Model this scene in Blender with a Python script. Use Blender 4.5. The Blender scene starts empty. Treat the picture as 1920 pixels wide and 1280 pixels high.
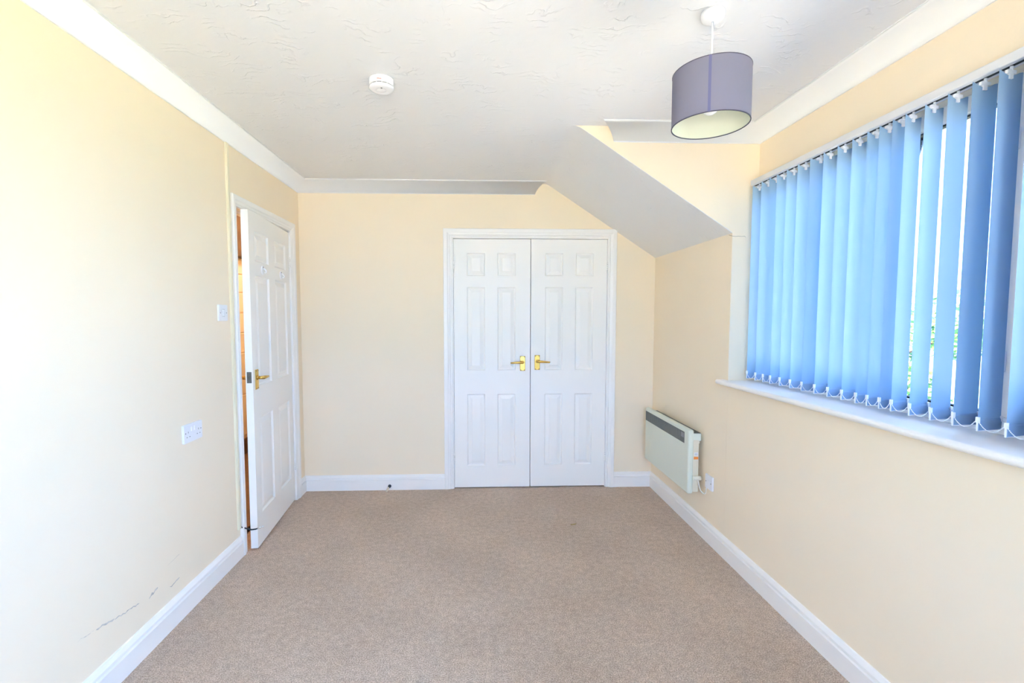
import bpy, bmesh, math, random
from mathutils import Vector, Matrix
random.seed(7)
SC = bpy.context.scene
COL = SC.collection
PI = math.pi

# ------------------------------------------------------------------ camera
cam_d = bpy.data.cameras.new('camera')
cam = bpy.data.objects.new('camera', cam_d)
COL.objects.link(cam)
cam_d.sensor_width = 36.0
cam_d.lens = 876.87 / 1920 * 36
cam_d.shift_x = (960 - 923.67) / 1920
cam_d.shift_y = (645.67 - 640) / 1920
cam_d.clip_start = 0.05
EYE = 1.3827
cam.location = (0, 0, EYE)
_yaw, _pit, _rol = 0.0358, 0.0599, -0.0007
_f = Vector((math.sin(_yaw), math.cos(_yaw), 0)); _r = Vector((math.cos(_yaw), -math.sin(_yaw), 0)); _u = Vector((0, 0, 1))
_f2 = _f * math.cos(_pit) - _u * math.sin(_pit); _u2 = _u * math.cos(_pit) + _f * math.sin(_pit)
_r3 = _r * math.cos(_rol) + _u2 * math.sin(_rol); _u3 = _u2 * math.cos(_rol) - _r * math.sin(_rol)
cam.rotation_euler = Matrix((_r3, _u3, -_f2)).transposed().to_euler()
SC.camera = cam

# ------------------------------------------------------------------ daylight and exposure
SKY = (0.355, 0.57, 1.0)
SKY_STRENGTH = 6.4
world = bpy.data.worlds.new('sky'); SC.world = world; world.use_nodes = True
bg = world.node_tree.nodes['Background']
bg.inputs['Color'].default_value = (*SKY, 1); bg.inputs['Strength'].default_value = SKY_STRENGTH
sun_d = bpy.data.lights.new('sun', 'SUN'); sun_d.energy = 44.0; sun_d.angle = 0.01; sun_d.color = (1, 0.80, 0.52)
sun = bpy.data.objects.new('sun', sun_d); COL.objects.link(sun)
sun.rotation_euler = Vector((0.62, -0.35, -0.75)).to_track_quat('-Z', 'Y').to_euler()
SC.view_settings.view_transform = 'Standard'
SC.view_settings.look = 'None'
SC.view_settings.exposure = 1.37
SC.view_settings.gamma = 1.0
SC.view_settings.use_curve_mapping = False
SC.cycles.max_bounces = 14
SC.cycles.diffuse_bounces = 10
SC.cycles.transparent_max_bounces = 16
SC.cycles.sample_clamp_indirect = 8.0
SC.cycles.caustics_reflective = False
SC.cycles.caustics_refractive = False
SC.cycles.use_denoising = True

# ------------------------------------------------------------------ room measures (metres)
XL, XR, D, H = -1.363, 1.427, 3.702, 2.415
YF = -1.0                       # wall behind the viewer
YC = 2.583                      # dormer cheek
XD = 1.568                      # dormer face above the window
BX, ZS = 0.555, 1.845           # where the slope leaves the ceiling / meets the side wall
SILL = 1.02
HEAD = 2.10
WIN_N = -0.45                   # near end of the window

def portal(loc, rot, sx, sy):
    l = bpy.data.lights.new('window_portal', 'AREA'); l.shape = 'RECTANGLE'; l.size = sx; l.size_y = sy
    l.cycles.is_portal = True
    o = bpy.data.objects.new('window_portal', l); COL.objects.link(o); o.location = loc; o.rotation_euler = rot
portal((1.72, (YC + WIN_N) / 2, (SILL + HEAD) / 2), (0, PI / 2, 0), HEAD - SILL, YC - WIN_N)
portal((0, YF - 0.2, 1.285), (-PI / 2, 0, 0), 2.0, 1.67)

# ------------------------------------------------------------------ materials
def mat(name, color, rough=0.6, metal=0.0, var=0.0, vscale=8.0, bump=0.0, bscale=60.0, bdist=0.002, spec=0.5, coat=0.0):
    m = bpy.data.materials.new(name); m.use_nodes = True
    nt = m.node_tree; N = nt.nodes; L = nt.links; b = N['Principled BSDF']
    b.inputs['Base Color'].default_value = (*color, 1); b.inputs['Roughness'].default_value = rough
    b.inputs['Metallic'].default_value = metal; b.inputs['Specular IOR Level'].default_value = spec
    b.inputs['Coat Weight'].default_value = coat
    tc = N.new('ShaderNodeTexCoord')
    if var > 0:
        n = N.new('ShaderNodeTexNoise'); n.inputs['Scale'].default_value = vscale; n.inputs['Detail'].default_value = 4
        L.new(tc.outputs['Object'], n.inputs['Vector'])
        r = N.new('ShaderNodeValToRGB')
        r.color_ramp.elements[0].position = 0.3; r.color_ramp.elements[1].position = 0.7
        r.color_ramp.elements[0].color = (*[c * (1 - var) for c in color], 1)
        r.color_ramp.elements[1].color = (*[min(1, c * (1 + var)) for c in color], 1)
        L.new(n.outputs['Fac'], r.inputs['Fac']); L.new(r.outputs['Color'], b.inputs['Base Color'])
    if bump > 0:
        n2 = N.new('ShaderNodeTexNoise'); n2.inputs['Scale'].default_value = bscale; n2.inputs['Detail'].default_value = 5
        L.new(tc.outputs['Object'], n2.inputs['Vector'])
        bp = N.new('ShaderNodeBump'); bp.inputs['Strength'].default_value = bump; bp.inputs['Distance'].default_value = bdist
        L.new(n2.outputs['Fac'], bp.inputs['Height']); L.new(bp.outputs['Normal'], b.inputs['Normal'])
    return m

M = {}
M['wall'] = mat('cream_emulsion', (0.91, 0.78, 0.60), 0.75, var=0.015, vscale=1.5, bump=0.25, bscale=90, bdist=0.001, spec=0.3)
M['gloss'] = mat('white_gloss_paint', (0.90, 0.87, 0.84), 0.35, var=0.01, vscale=3)
M['cove'] = mat('white_coving', (0.84, 0.845, 0.86), 0.7, spec=0.3)
M['door'] = mat('white_door_paint', (0.91, 0.88, 0.84), 0.42, bump=0.06, bscale=180, bdist=0.0006)
M['edge'] = mat('cream_door_edge', (0.82, 0.78, 0.69), 0.5)
M['brass'] = mat('polished_brass', (0.72, 0.46, 0.12), 0.24, 1.0)
M['steel'] = mat('dark_lock_steel', (0.16, 0.16, 0.15), 0.35, 0.9)
M['screw'] = mat('dark_screw', (0.05, 0.04, 0.03), 0.5, 0.5)
M['plastic'] = mat('white_plastic', (0.82, 0.82, 0.85), 0.3)
M['trunk'] = mat('cream_plastic', (0.85, 0.77, 0.58), 0.5)
M['upvc'] = mat('window_upvc', (0.82, 0.82, 0.82), 0.3)
M['gasket'] = mat('black_gasket', (0.02, 0.02, 0.022), 0.7)
M['rail'] = mat('white_rail', (0.74, 0.74, 0.76), 0.35)
M['dark'] = mat('dark_slot', (0.02, 0.02, 0.02), 0.7)
M['heater'] = mat('heater_enamel', (0.70, 0.73, 0.63), 0.38)
M['heater_side'] = mat('heater_case', (0.72, 0.66, 0.52), 0.5)
M['grille'] = mat('grille_grey', (0.13, 0.13, 0.115), 0.6)
M['grille_fin'] = mat('grille_fin_grey', (0.22, 0.22, 0.2), 0.6)
M['orange'] = mat('orange_sticker', (0.9, 0.28, 0.05), 0.5)
M['greyprint'] = mat('grey_print', (0.25, 0.25, 0.26), 0.6)
M['redprint'] = mat('red_print', (0.62, 0.25, 0.22), 0.6)
M['knob'] = mat('cream_knob', (0.78, 0.74, 0.60), 0.4)
M['cable'] = mat('white_flex', (0.80, 0.75, 0.66), 0.45)
M['black'] = mat('black_cable', (0.012, 0.014, 0.018), 0.4)
M['chrome'] = mat('plated_connector', (0.8, 0.8, 0.8), 0.2, 1.0)
M['bulb'] = mat('opal_bulb', (0.9, 0.9, 0.9), 0.25)
M['seam'] = mat('shade_seam', (0.12, 0.125, 0.25), 0.8)
M['shade'] = mat('grey_lilac_fabric', (0.205, 0.20, 0.27), 0.85, bump=0.15, bscale=700, bdist=0.0006, spec=0.15)
M['lining'] = mat('cream_shade_lining', (0.66, 0.67, 0.56), 0.6)
M['trim'] = mat('shade_edge_tape', (0.06, 0.055, 0.09), 0.7)
M['wood'] = mat('brown_wood', (0.13, 0.065, 0.03), 0.5, var=0.25, vscale=12)
M['wood2'] = mat('orange_brown_wood', (0.20, 0.10, 0.045), 0.5, var=0.2, vscale=12)
M['hall'] = mat('hall_cream', (0.86, 0.74, 0.54), 0.7)
M['smear'] = mat('grey_brown_scuff', (0.60, 0.53, 0.45), 0.9, var=0.3, vscale=60)
M['smear2'] = mat('faint_scuff', (0.74, 0.64, 0.51), 0.9, var=0.25, vscale=80)
M['crack'] = mat('plaster_crack', (0.20, 0.17, 0.13), 0.9)
M['leaf'] = mat('leaf_green', (0.10, 0.24, 0.035), 0.55, var=0.45, vscale=0.9)
M['bark'] = mat('bark', (0.12, 0.08, 0.05), 0.9, var=0.3, vscale=9, bump=0.5, bscale=20, bdist=0.02)
M['gravel'] = mat('pale_gravel', (0.60, 0.58, 0.55), 0.95, var=0.2, vscale=30, bump=0.6, bscale=40, bdist=0.02)
M['lawn'] = mat('lawn_green', (0.16, 0.22, 0.08), 0.9, var=0.3, vscale=3, bump=0.5, bscale=60, bdist=0.02)
M['flake'] = mat('dry_leaf', (0.40, 0.30, 0.12), 0.6)
M['rubber'] = mat('pale_rubber', (0.72, 0.62, 0.48), 0.6)
M['stopper'] = mat('dark_grey_metal', (0.05, 0.055, 0.06), 0.5, 0.3)

def carpet():
    m = bpy.data.materials.new('beige_carpet'); m.use_nodes = True
    nt = m.node_tree; N = nt.nodes; L = nt.links; b = N['Principled BSDF']
    b.inputs['Roughness'].default_value = 0.95; b.inputs['Specular IOR Level'].default_value = 0.1
    b.inputs['Sheen Weight'].default_value = 0.15; b.inputs['Sheen Roughness'].default_value = 0.6
    tc = N.new('ShaderNodeTexCoord')
    def noise(sc, det, rough=0.5):
        n = N.new('ShaderNodeTexNoise'); n.inputs['Scale'].default_value = sc; n.inputs['Detail'].default_value = det
        n.inputs['Roughness'].default_value = rough
        L.new(tc.outputs['Object'], n.inputs['Vector']); return n
    fine = noise(200, 4, 0.7); mid = noise(34, 4, 0.65); big = noise(2.2, 3)
    r = N.new('ShaderNodeValToRGB'); e = r.color_ramp.elements
    e[0].position = 0.33; e[0].color = (0.28, 0.20, 0.145, 1); e[1].position = 0.66; e[1].color = (0.84, 0.68, 0.55, 1)
    k = e.new(0.48); k.color = (0.52, 0.40, 0.31, 1)
    L.new(fine.outputs['Fac'], r.inputs['Fac'])
    r2 = N.new('ShaderNodeValToRGB'); e = r2.color_ramp.elements
    e[0].position = 0.32; e[0].color = (0.84, 0.82, 0.80, 1); e[1].position = 0.68; e[1].color = (1.12, 1.12, 1.12, 1)
    L.new(mid.outputs['Fac'], r2.inputs['Fac'])
    r3 = N.new('ShaderNodeValToRGB'); e = r3.color_ramp.elements
    e[0].position = 0.35; e[0].color = (0.93, 0.92, 0.91, 1); e[1].position = 0.65; e[1].color = (1.05, 1.05, 1.05, 1)
    L.new(big.outputs['Fac'], r3.inputs['Fac'])
    x = N.new('ShaderNodeMix'); x.data_type = 'RGBA'; x.blend_type = 'MULTIPLY'; x.inputs['Factor'].default_value = 1
    L.new(r.outputs['Color'], x.inputs['A']); L.new(r2.outputs['Color'], x.inputs['B'])
    y = N.new('ShaderNodeMix'); y.data_type = 'RGBA'; y.blend_type = 'MULTIPLY'; y.inputs['Factor'].default_value = 1
    L.new(x.outputs['Result'], y.inputs['A']); L.new(r3.outputs['Color'], y.inputs['B'])
    L.new(y.outputs['Result'], b.inputs['Base Color'])
    bp = N.new('ShaderNodeBump'); bp.inputs['Strength'].default_value = 0.8; bp.inputs['Distance'].default_value = 0.006
    L.new(fine.outputs['Fac'], bp.inputs['Height']); L.new(bp.outputs['Normal'], b.inputs['Normal'])
    return m
M['carpet'] = carpet()

def artex():
    """white ceiling plaster combed into sparse curved ridges"""
    m = bpy.data.materials.new('textured_ceiling_plaster'); m.use_nodes = True
    nt = m.node_tree; N = nt.nodes; L = nt.links; b = N['Principled BSDF']
    b.inputs['Base Color'].default_value = (0.76, 0.76, 0.775, 1); b.inputs['Roughness'].default_value = 0.42
    tc = N.new('ShaderNodeTexCoord')
    w = N.new('ShaderNodeTexNoise'); w.inputs['Scale'].default_value = 5.5; w.inputs['Detail'].default_value = 2
    L.new(tc.outputs['Object'], w.inputs['Vector'])
    add = N.new('ShaderNodeVectorMath'); add.operation = 'MULTIPLY_ADD'
    L.new(w.outputs['Color'], add.inputs[0]); add.inputs[1].default_value = (0.16, 0.16, 0.16)
    L.new(tc.outputs['Object'], add.inputs[2])
    wv = N.new('ShaderNodeTexWave'); wv.wave_type = 'RINGS'; wv.inputs['Scale'].default_value = 11; wv.inputs['Distortion'].default_value = 5
    wv.inputs['Detail'].default_value = 2; wv.inputs['Detail Scale'].default_value = 2.0
    L.new(add.outputs['Vector'], wv.inputs['Vector'])
    ridge = N.new('ShaderNodeMapRange'); ridge.inputs['From Min'].default_value = 0.82; ridge.inputs['From Max'].default_value = 1.0
    L.new(wv.outputs['Fac'], ridge.inputs['Value'])
    msk = N.new('ShaderNodeTexNoise'); msk.inputs['Scale'].default_value = 9; msk.inputs['Detail'].default_value = 4
    L.new(tc.outputs['Object'], msk.inputs['Vector'])
    mr = N.new('ShaderNodeMapRange'); mr.inputs['From Min'].default_value = 0.50; mr.inputs['From Max'].default_value = 0.70
    L.new(msk.outputs['Fac'], mr.inputs['Value'])
    mul = N.new('ShaderNodeMath'); mul.operation = 'MULTIPLY'
    L.new(ridge.outputs['Result'], mul.inputs[0]); L.new(mr.outputs['Result'], mul.inputs[1])
    n2 = N.new('ShaderNodeTexNoise'); n2.inputs['Scale'].default_value = 26; n2.inputs['Detail'].default_value = 5
    L.new(tc.outputs['Object'], n2.inputs['Vector'])
    s = N.new('ShaderNodeMath'); s.operation = 'MULTIPLY_ADD'; s.inputs[1].default_value = 0.30
    L.new(n2.outputs['Fac'], s.inputs[0]); L.new(mul.outputs['Value'], s.inputs[2])
    bp = N.new('ShaderNodeBump'); bp.inputs['Strength'].default_value = 0.6; bp.inputs['Distance'].default_value = 0.004
    L.new(s.outputs['Value'], bp.inputs['Height']); L.new(bp.outputs['Normal'], b.inputs['Normal'])
    return m
M['ceiling'] = artex()

def fabric():
    """blue-grey translucent blind fabric"""
    m = bpy.data.materials.new('blue_blind_fabric'); m.use_nodes = True
    nt = m.node_tree; N = nt.nodes; L = nt.links
    N.remove(N['Principled BSDF']); out = N['Material Output']
    d = N.new('ShaderNodeBsdfDiffuse'); d.inputs['Color'].default_value = (0.46, 0.61, 0.80, 1)
    t = N.new('ShaderNodeBsdfTranslucent'); t.inputs['Color'].default_value = (0.09, 0.24, 0.44, 1)
    mx = N.new('ShaderNodeMixShader'); mx.inputs[0].default_value = 0.5
    tc = N.new('ShaderNodeTexCoord'); n = N.new('ShaderNodeTexNoise'); n.inputs['Scale'].default_value = 900
    L.new(tc.outputs['Object'], n.inputs['Vector'])
    bp = N.new('ShaderNodeBump'); bp.inputs['Strength'].default_value = 0.2; bp.inputs['Distance'].default_value = 0.0004
    L.new(n.outputs['Fac'], bp.inputs['Height']); L.new(bp.outputs['Normal'], d.inputs['Normal'])
    L.new(d.outputs[0], mx.inputs[1]); L.new(t.outputs[0], mx.inputs[2]); L.new(mx.outputs[0], out.inputs['Surface'])
    return m
M['fabric'] = fabric()

def glass():
    m = bpy.data.materials.new('clear_pane'); m.use_nodes = True
    nt = m.node_tree; N = nt.nodes; L = nt.links
    N.remove(N['Principled BSDF']); out = N['Material Output']
    t = N.new('ShaderNodeBsdfTransparent'); t.inputs['Color'].default_value = (0.95, 0.97, 0.96, 1)
    g = N.new('ShaderNodeBsdfGlossy'); g.inputs['Roughness'].default_value = 0.02
    fr = N.new('ShaderNodeFresnel'); fr.inputs['IOR'].default_value = 1.35
    mx = N.new('ShaderNodeMixShader'); L.new(fr.outputs[0], mx.inputs[0]); L.new(t.outputs[0], mx.inputs[1]); L.new(g.outputs[0], mx.inputs[2])
    L.new(mx.outputs[0], out.inputs['Surface'])
    return m
M['glass'] = glass()

# ------------------------------------------------------------------ mesh helpers
class MB:
    def __init__(s): s.v = []; s.f = []; s.sm = []
    def face(s, pts, smooth=False):
        i = len(s.v); s.v += [tuple(p) for p in pts]; s.f.append(tuple(range(i, i + len(pts)))); s.sm.append(smooth); return s
    def box(s, a, b):
        (x0, y0, z0), (x1, y1, z1) = a, b; i = len(s.v)
        s.v += [(x0, y0, z0), (x1, y0, z0), (x1, y1, z0), (x0, y1, z0), (x0, y0, z1), (x1, y0, z1), (x1, y1, z1), (x0, y1, z1)]
        for q in ((0, 3, 2, 1), (4, 5, 6, 7), (0, 1, 5, 4), (1, 2, 6, 5), (2, 3, 7, 6), (3, 0, 4, 7)):
            s.f.append(tuple(i + k for k in q)); s.sm.append(False)
        return s
    def grid(s, rows, closed=False, smooth=True):
        """rows of points joined to quads"""
        n = len(rows[0]); i = len(s.v)
        for r in rows: s.v += [tuple(p) for p in r]
        for a in range(len(rows) - 1):
            for b in range(n if closed else n - 1):
                c = (b + 1) % n
                s.f.append((i + a * n + b, i + a * n + c, i + (a + 1) * n + c, i + (a + 1) * n + b)); s.sm.append(smooth)
        return s
    def tube(s, pts, rad, n=10, cap=True):
        pts = [Vector(p) for p in pts]; rads = rad if isinstance(rad, (list, tuple)) else [rad] * len(pts)
        rows = []; prev = None
        for k, p in enumerate(pts):
            t = (pts[min(k + 1, len(pts) - 1)] - pts[max(k - 1, 0)]).normalized()
            if prev is None:
                a = Vector((0, 0, 1)) if abs(t.z) < 0.9 else Vector((1, 0, 0)); u = t.cross(a).normalized()
            else:
                u = (prev - t * prev.dot(t)).normalized()
            prev = u; w = t.cross(u)
            rows.append([p + (u * math.cos(2 * PI * j / n) + w * math.sin(2 * PI * j / n)) * rads[k] for j in range(n)])
        s.grid(rows, True)
        if cap: s.face(rows[0][::-1]); s.face(rows[-1])
        return s
    def lathe(s, prof, o=(0, 0, 0), n=40, smooth=True):
        """prof: (radius, z) list about the vertical axis"""
        rows = [[(o[0] + r * math.cos(2 * PI * j / n), o[1] + r * math.sin(2 * PI * j / n), o[2] + z) for j in range(n)] for r, z in prof]
        return s.grid(rows, True, smooth)
    def prism(s, poly, ax, a, b):
        """poly in the two other axes (order x,y,z without ax), extruded along ax"""
        def P(p, w):
            return {'x': (w, p[0], p[1]), 'y': (p[0], w, p[1]), 'z': (p[0], p[1], w)}[ax]
        A = [P(p, a) for p in poly]; B = [P(p, b) for p in poly]
        s.face(A); s.face(B[::-1])
        for k in range(len(poly)):
            j = (k + 1) % len(poly); s.face([A[k], A[j], B[j], B[k]])
        return s
    def mesh(s, name, weld=True):
        me = bpy.data.meshes.new(name); me.from_pydata(s.v, [], s.f)
        me.polygons.foreach_set('use_smooth', s.sm)
        bm = bmesh.new(); bm.from_mesh(me)
        if weld: bmesh.ops.remove_doubles(bm, verts=bm.verts, dist=1e-5)
        bmesh.ops.recalc_face_normals(bm, faces=bm.faces)
        bm.to_mesh(me); bm.free(); me.update()
        return me

def obj(name, mb, m, parent=None, loc=None, weld=True, bevel=0.0, seg=2):
    me = mb if isinstance(mb, bpy.types.Mesh) else mb.mesh(name, weld)
    if not me.materials: me.materials.append(M[m])
    o = bpy.data.objects.new(name, me); COL.objects.link(o)
    if parent: o.parent = parent
    if loc: o.location = loc
    if bevel > 0:
        bm = bmesh.new(); bm.from_mesh(me)
        bmesh.ops.bevel(bm, geom=[e for e in bm.edges if e.calc_face_angle(0) > 0.5], offset=bevel, segments=seg, profile=0.5, affect='EDGES')
        for f in bm.faces: f.smooth = False
        bm.to_mesh(me); bm.free()
    return o
def tag(o, label, cat, kind=None, group=None):
    o['label'] = label; o['category'] = cat
    if kind: o['kind'] = kind
    if group: o['group'] = group
    return o
def empty(name, loc, rz=0.0):
    o = bpy.data.objects.new(name, None); COL.objects.link(o); o.location = loc; o.rotation_euler = (0, 0, rz)
    o.empty_display_size = 0.05
    return o
def box(a, b): return MB().box(a, b)

# ------------------------------------------------------------------ room shell
t = MB(); t.box((XL - 0.14, YF - 0.1, -0.1), (1.75, D + 0.75, 0.0))
tag(obj('floor', t, 'carpet'), 'beige flecked fitted carpet covering the whole floor', 'floor', 'structure')

# fillet between flat ceiling and the sloping soffit
sl = math.atan2(H - ZS, XR - BX); TL = 0.035
arc = []
for k in range(9):
    q = k / 8
    p0 = Vector((BX - TL, H)); p1 = Vector((BX, H)); p2 = Vector((BX + TL * math.cos(sl), H - TL * math.sin(sl)))
    arc.append(tuple(p0 * (1 - q) ** 2 + p1 * 2 * q * (1 - q) + p2 * q * q))
def zs(x): return H - (x - BX) * math.tan(sl)
t = MB()
t.box((XL - 0.1, YF - 0.1, H), (BX - TL, D + 0.1, H + 0.1))
t.box((BX - TL, YF - 0.1, H), (1.8, YC, H + 0.1))
sec = arc + [(1.53, zs(1.53)), (1.60, zs(1.53) + 0.06), (BX + 0.05, H + 0.1), (BX - TL, H + 0.1)]
t.prism(sec, 'y', YC + 0.001, D + 0.1)
tag(obj('ceiling', t, 'ceiling'), 'white textured plaster ceiling running into a sloping soffit beside the dormer', 'ceiling', 'structure')

# left wall with the doorway
DY0, DY1, DZ = 2.738, 3.503, 2.002
t = MB()
t.box((XL - 0.1, YF - 0.1, 0), (XL, DY0 - 0.02, H + 0.02)); t.box((XL - 0.1, DY1 + 0.02, 0), (XL, D + 0.1, H + 0.02))
t.box((XL - 0.1, DY0 - 0.02, DZ + 0.02), (XL, DY1 + 0.02, H + 0.02))
wl = tag(obj('wall_left', t, 'wall'), 'cream painted left wall with an open doorway at its far end', 'wall', 'structure')

# back wall with the wardrobe doorway
WX0, WX1, WZ = -0.176, 1.044, 1.992
t = MB()
t.box((XL, D, 0), (WX0 - 0.02, D + 0.1, H + 0.02)); t.box((WX1 + 0.02, D, 0), (XR + 0.1, D + 0.1, H + 0.02))
t.box((WX0 - 0.02, D, WZ + 0.02), (WX1 + 0.02, D + 0.1, H + 0.02))
tag(obj('wall_back', t, 'wall'), 'cream far wall around the white double wardrobe doors', 'wall', 'structure')
t = MB(); t.box((WX0 - 0.1, D + 0.65, 0), (WX1 + 0.1, D + 0.7, 2.3)); t.box((WX0 - 0.1, D + 0.1, 0), (WX0 - 0.05, D + 0.65, 2.3))  # near-black colour stands in for the shade behind the door gaps
t.box((WX1 + 0.05, D + 0.1, 0), (WX1 + 0.1, D + 0.65, 2.3)); t.box((WX0 - 0.1, D + 0.1, 2.25), (WX1 + 0.1, D + 0.65, 2.3))
tag(obj('wall_wardrobe', t, 'dark'), 'inside of the wardrobe behind the double doors, its shade painted in near black', 'wall', 'structure')

# right wall: full height beyond the dormer, dwarf wall under the window
t = MB()
t.box((XR, YC + 0.001, 0), (XR + 0.1, D, ZS + 0.05)); t.box((XR, YF - 0.1, 0), (1.66, YC, SILL - 0.027))
tag(obj('wall_right', t, 'wall'), 'cream right wall below the window and the sloping soffit', 'wall', 'structure')
# dormer cheek facing the viewer
low = [(x, z + 0.002) for x, z in arc] + [(XR + 0.002, ZS + 0.002), (XR + 0.002, SILL - 0.02), (1.74, SILL - 0.02), (1.74, H + 0.02), (BX - TL, H + 0.02)]
t = MB(); t.prism(low, 'y', YC, YC + 0.09)
ck = tag(obj('wall_dormer_cheek', t, 'wall'), 'cream triangular dormer cheek between the sloping soffit and the blind', 'wall', 'structure')
# face above the window and the block at its near end
t = MB(); t.box((XD, WIN_N, HEAD), (1.74, YC, H + 0.02)); t.box((XD, YF - 0.1, SILL - 0.027), (1.74, WIN_N, H + 0.02))
tag(obj('wall_dormer_face', t, 'wall'), 'cream strip of wall above the vertical blind', 'wall', 'structure')
# wall behind the viewer with an opening added for fill daylight
FX0, FX1, FZ0, FZ1 = -1.0, 1.0, 0.45, 2.12
t = MB()
t.box((XL, YF - 0.1, 0), (FX0, YF, H)); t.box((FX1, YF - 0.1, 0), (1.74, YF, H))
t.box((FX0, YF - 0.1, 0), (FX1, YF, FZ0)); t.box((FX0, YF - 0.1, FZ1), (FX1, YF, H))
tag(obj('wall_front', t, 'wall'), 'cream wall behind the viewer with an opening added for fill daylight', 'wall', 'structure')

# hallway behind the left door
t = MB()
t.box((-2.42, 2.3, -0.02), (XL - 0.1, 5.6, 0.0))
tag(obj('floor_hall', t, 'wood2'), 'brown hall floor seen through the door gap', 'floor', 'structure')
t = MB()
t.box((-2.45, 2.2, 0), (-2.35, 5.7, H)); t.box((-2.35, 5.6, 0), (XL + 0.0, 5.7, H)); t.box((-2.35, 2.2, 0), (XL - 0.1, 2.3, H))
t.box((XL - 0.1, D + 0.1, 0), (XL, 5.6, H)); t.box((-2.45, 2.2, H), (XL, 5.7, H + 0.1))
hw = tag(obj('wall_hall', t, 'hall'), 'cream hallway wall glimpsed through the gap of the open door', 'wall', 'structure')
for k, z in enumerate((0.18, 0.60, 1.02, 1.22, 1.42, 1.62, 1.80)):
    z1 = (0.60, 1.02, 1.22, 1.42, 1.62, 1.80, 1.95)[k]
    obj('panel', box((-2.35, 4.3, z + 0.006), (-2.338, 5.1, z1 - 0.006)), 'hall', hw, bevel=0.004, seg=1)
o = obj('overdoor_board', box((-2.35, 4.2, 1.96), (-2.27, 5.2, 2.41)), 'wood', bevel=0.006)
tag(o, 'dark brown board high up in the hallway, seen above the door gap', 'board')
o = obj('hall_skirting_board', box((-2.35, 4.2, 0.0), (-2.325, 5.2, 0.15)), 'wood', bevel=0.005)
tag(o, 'dark brown skirting board low in the hallway behind the door', 'skirting')

# ------------------------------------------------------------------ coving, skirting, architraves
def cove_profile():
    P = [(0.0, -0.086), (0.006, -0.086), (0.007, -0.084)]
    for k in range(9):
        a = k / 8 * PI / 2
        q = k / 8
        P.append((0.45 * (0.008 + 0.076 * q) + 0.55 * (0.084 - 0.076 * math.cos(a)), 0.45 * (-0.083 + 0.077 * q) + 0.55 * (-0.083 + 0.077 * math.sin(a))))
    return P + [(0.0845, -0.0045), (0.089, -0.0045), (0.089, 0.0)]
def coving(name, path, label):
    """path: (x, y, ox, oy): foot of the coving on the wall and how it steps out"""
    pr = cove_profile(); t = MB()
    rows = [[(x + ox * u, y + oy * u, H + z) for u, z in pr] for x, y, ox, oy in path]
    for a in range(len(rows) - 1):
        for b in range(len(pr) - 1):
            t.face([rows[a][b], rows[a][b + 1], rows[a + 1][b + 1], rows[a + 1][b]], 2 < b < 11)
    for r, (x, y, ox, oy) in ((rows[0], path[0]), (rows[-1], path[-1])):
        t.face(r + [(x, y, H)])
    return tag(obj(name, t, 'cove'), label, 'coving', 'structure')
coving('trim_1', [(XL, YF, 1, 1), (XL, D, 1, -1), (0.456, D, 1, -1)], 'white concave coving along the left and far walls')
coving('trim_2', [(0.757, YC, -0.95, -1), (XD, YC, -1, -1), (XD, YF, -1, 1), (XL, YF, 1, 1)], 'white concave coving above the dormer cheek and the blind')

def skirting(name, path, label):
    pr = [(0.0, 0.0), (0.018, 0.0), (0.018, 0.082), (0.009, 0.085), (0.009, 0.091), (0.0160, 0.094), (0.0155, 0.103), (0.010, 0.112), (0.006, 0.119), (0.0, 0.121)]
    t = MB(); rows = [[(x + ox * u, y + oy * u, z) for u, z in pr] for x, y, ox, oy in path]
    for a in range(len(rows) - 1):
        for b in range(len(pr) - 1): t.face([rows[a][b], rows[a][b + 1], rows[a + 1][b + 1], rows[a + 1][b]])
    t.face(rows[0]); t.face(rows[-1])
    return tag(obj(name, t, 'gloss'), label, 'skirting', 'structure')
skirting('baseboard_left', [(XL, YF, 1, 1), (XL, 2.680, 1, 0)], 'white moulded skirting board along the left wall')
skirting('baseboard_back_left', [(XL, 3.588, 1, 0), (XL, D, 1, -1), (-0.245, D, 0, -1)], 'white skirting board between the open door and the wardrobe doors')
skirting('baseboard_back_right', [(1.112, D, 0, -1), (XR, D, -1, -1), (XR, YF, -1, 1)], 'white skirting board along the right wall under the heater and window')

ARCH = [(0.0, 0.0), (0.0, 0.010), (0.004, 0.013), (0.012, 0.013), (0.015, 0.010), (0.018, 0.013), (0.030, 0.016), (0.036, 0.020), (0.044, 0.0205), (0.060, 0.0205), (0.064, 0.017), (0.064, 0.0)]
def arch(name, a0, a1, zt, plane, face, label, wscale=(1, 1)):
    """three-sided mitred moulding; face maps (along, up, out) to a point"""
    t = MB(); rows = []
    for sd, up in ((0, 0), (0, 1), (1, 1), (1, 0)):
        r = []
        for u, w in ARCH:
            uu = u * wscale[sd]
            a = a0 - uu if sd == 0 else a1 + uu
            r.append(face(a, zt + u if up else 0.0, w))
        rows.append(r)
    for k in range(3):
        for b in range(len(ARCH) - 1): t.face([rows[k][b], rows[k][b + 1], rows[k + 1][b + 1], rows[k + 1][b]])
    t.face(rows[0]); t.face(rows[3])
    return tag(obj(name, t, 'gloss'), label, 'architrave', 'structure')
arch('trim_3', WX0 - 0.008, WX1 + 0.006, WZ + 0.010, D, lambda a, z, w: (a, D - w, z), 'white stepped architrave around the double wardrobe doors', (1.08, 1.0))
arch('trim_4', DY0 - 0.002, DY1 + 0.003, DZ + 0.002, XL, lambda a, z, w: (XL + w, a, z), 'white architrave around the open left doorway', (0.82, 1.2))
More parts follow.
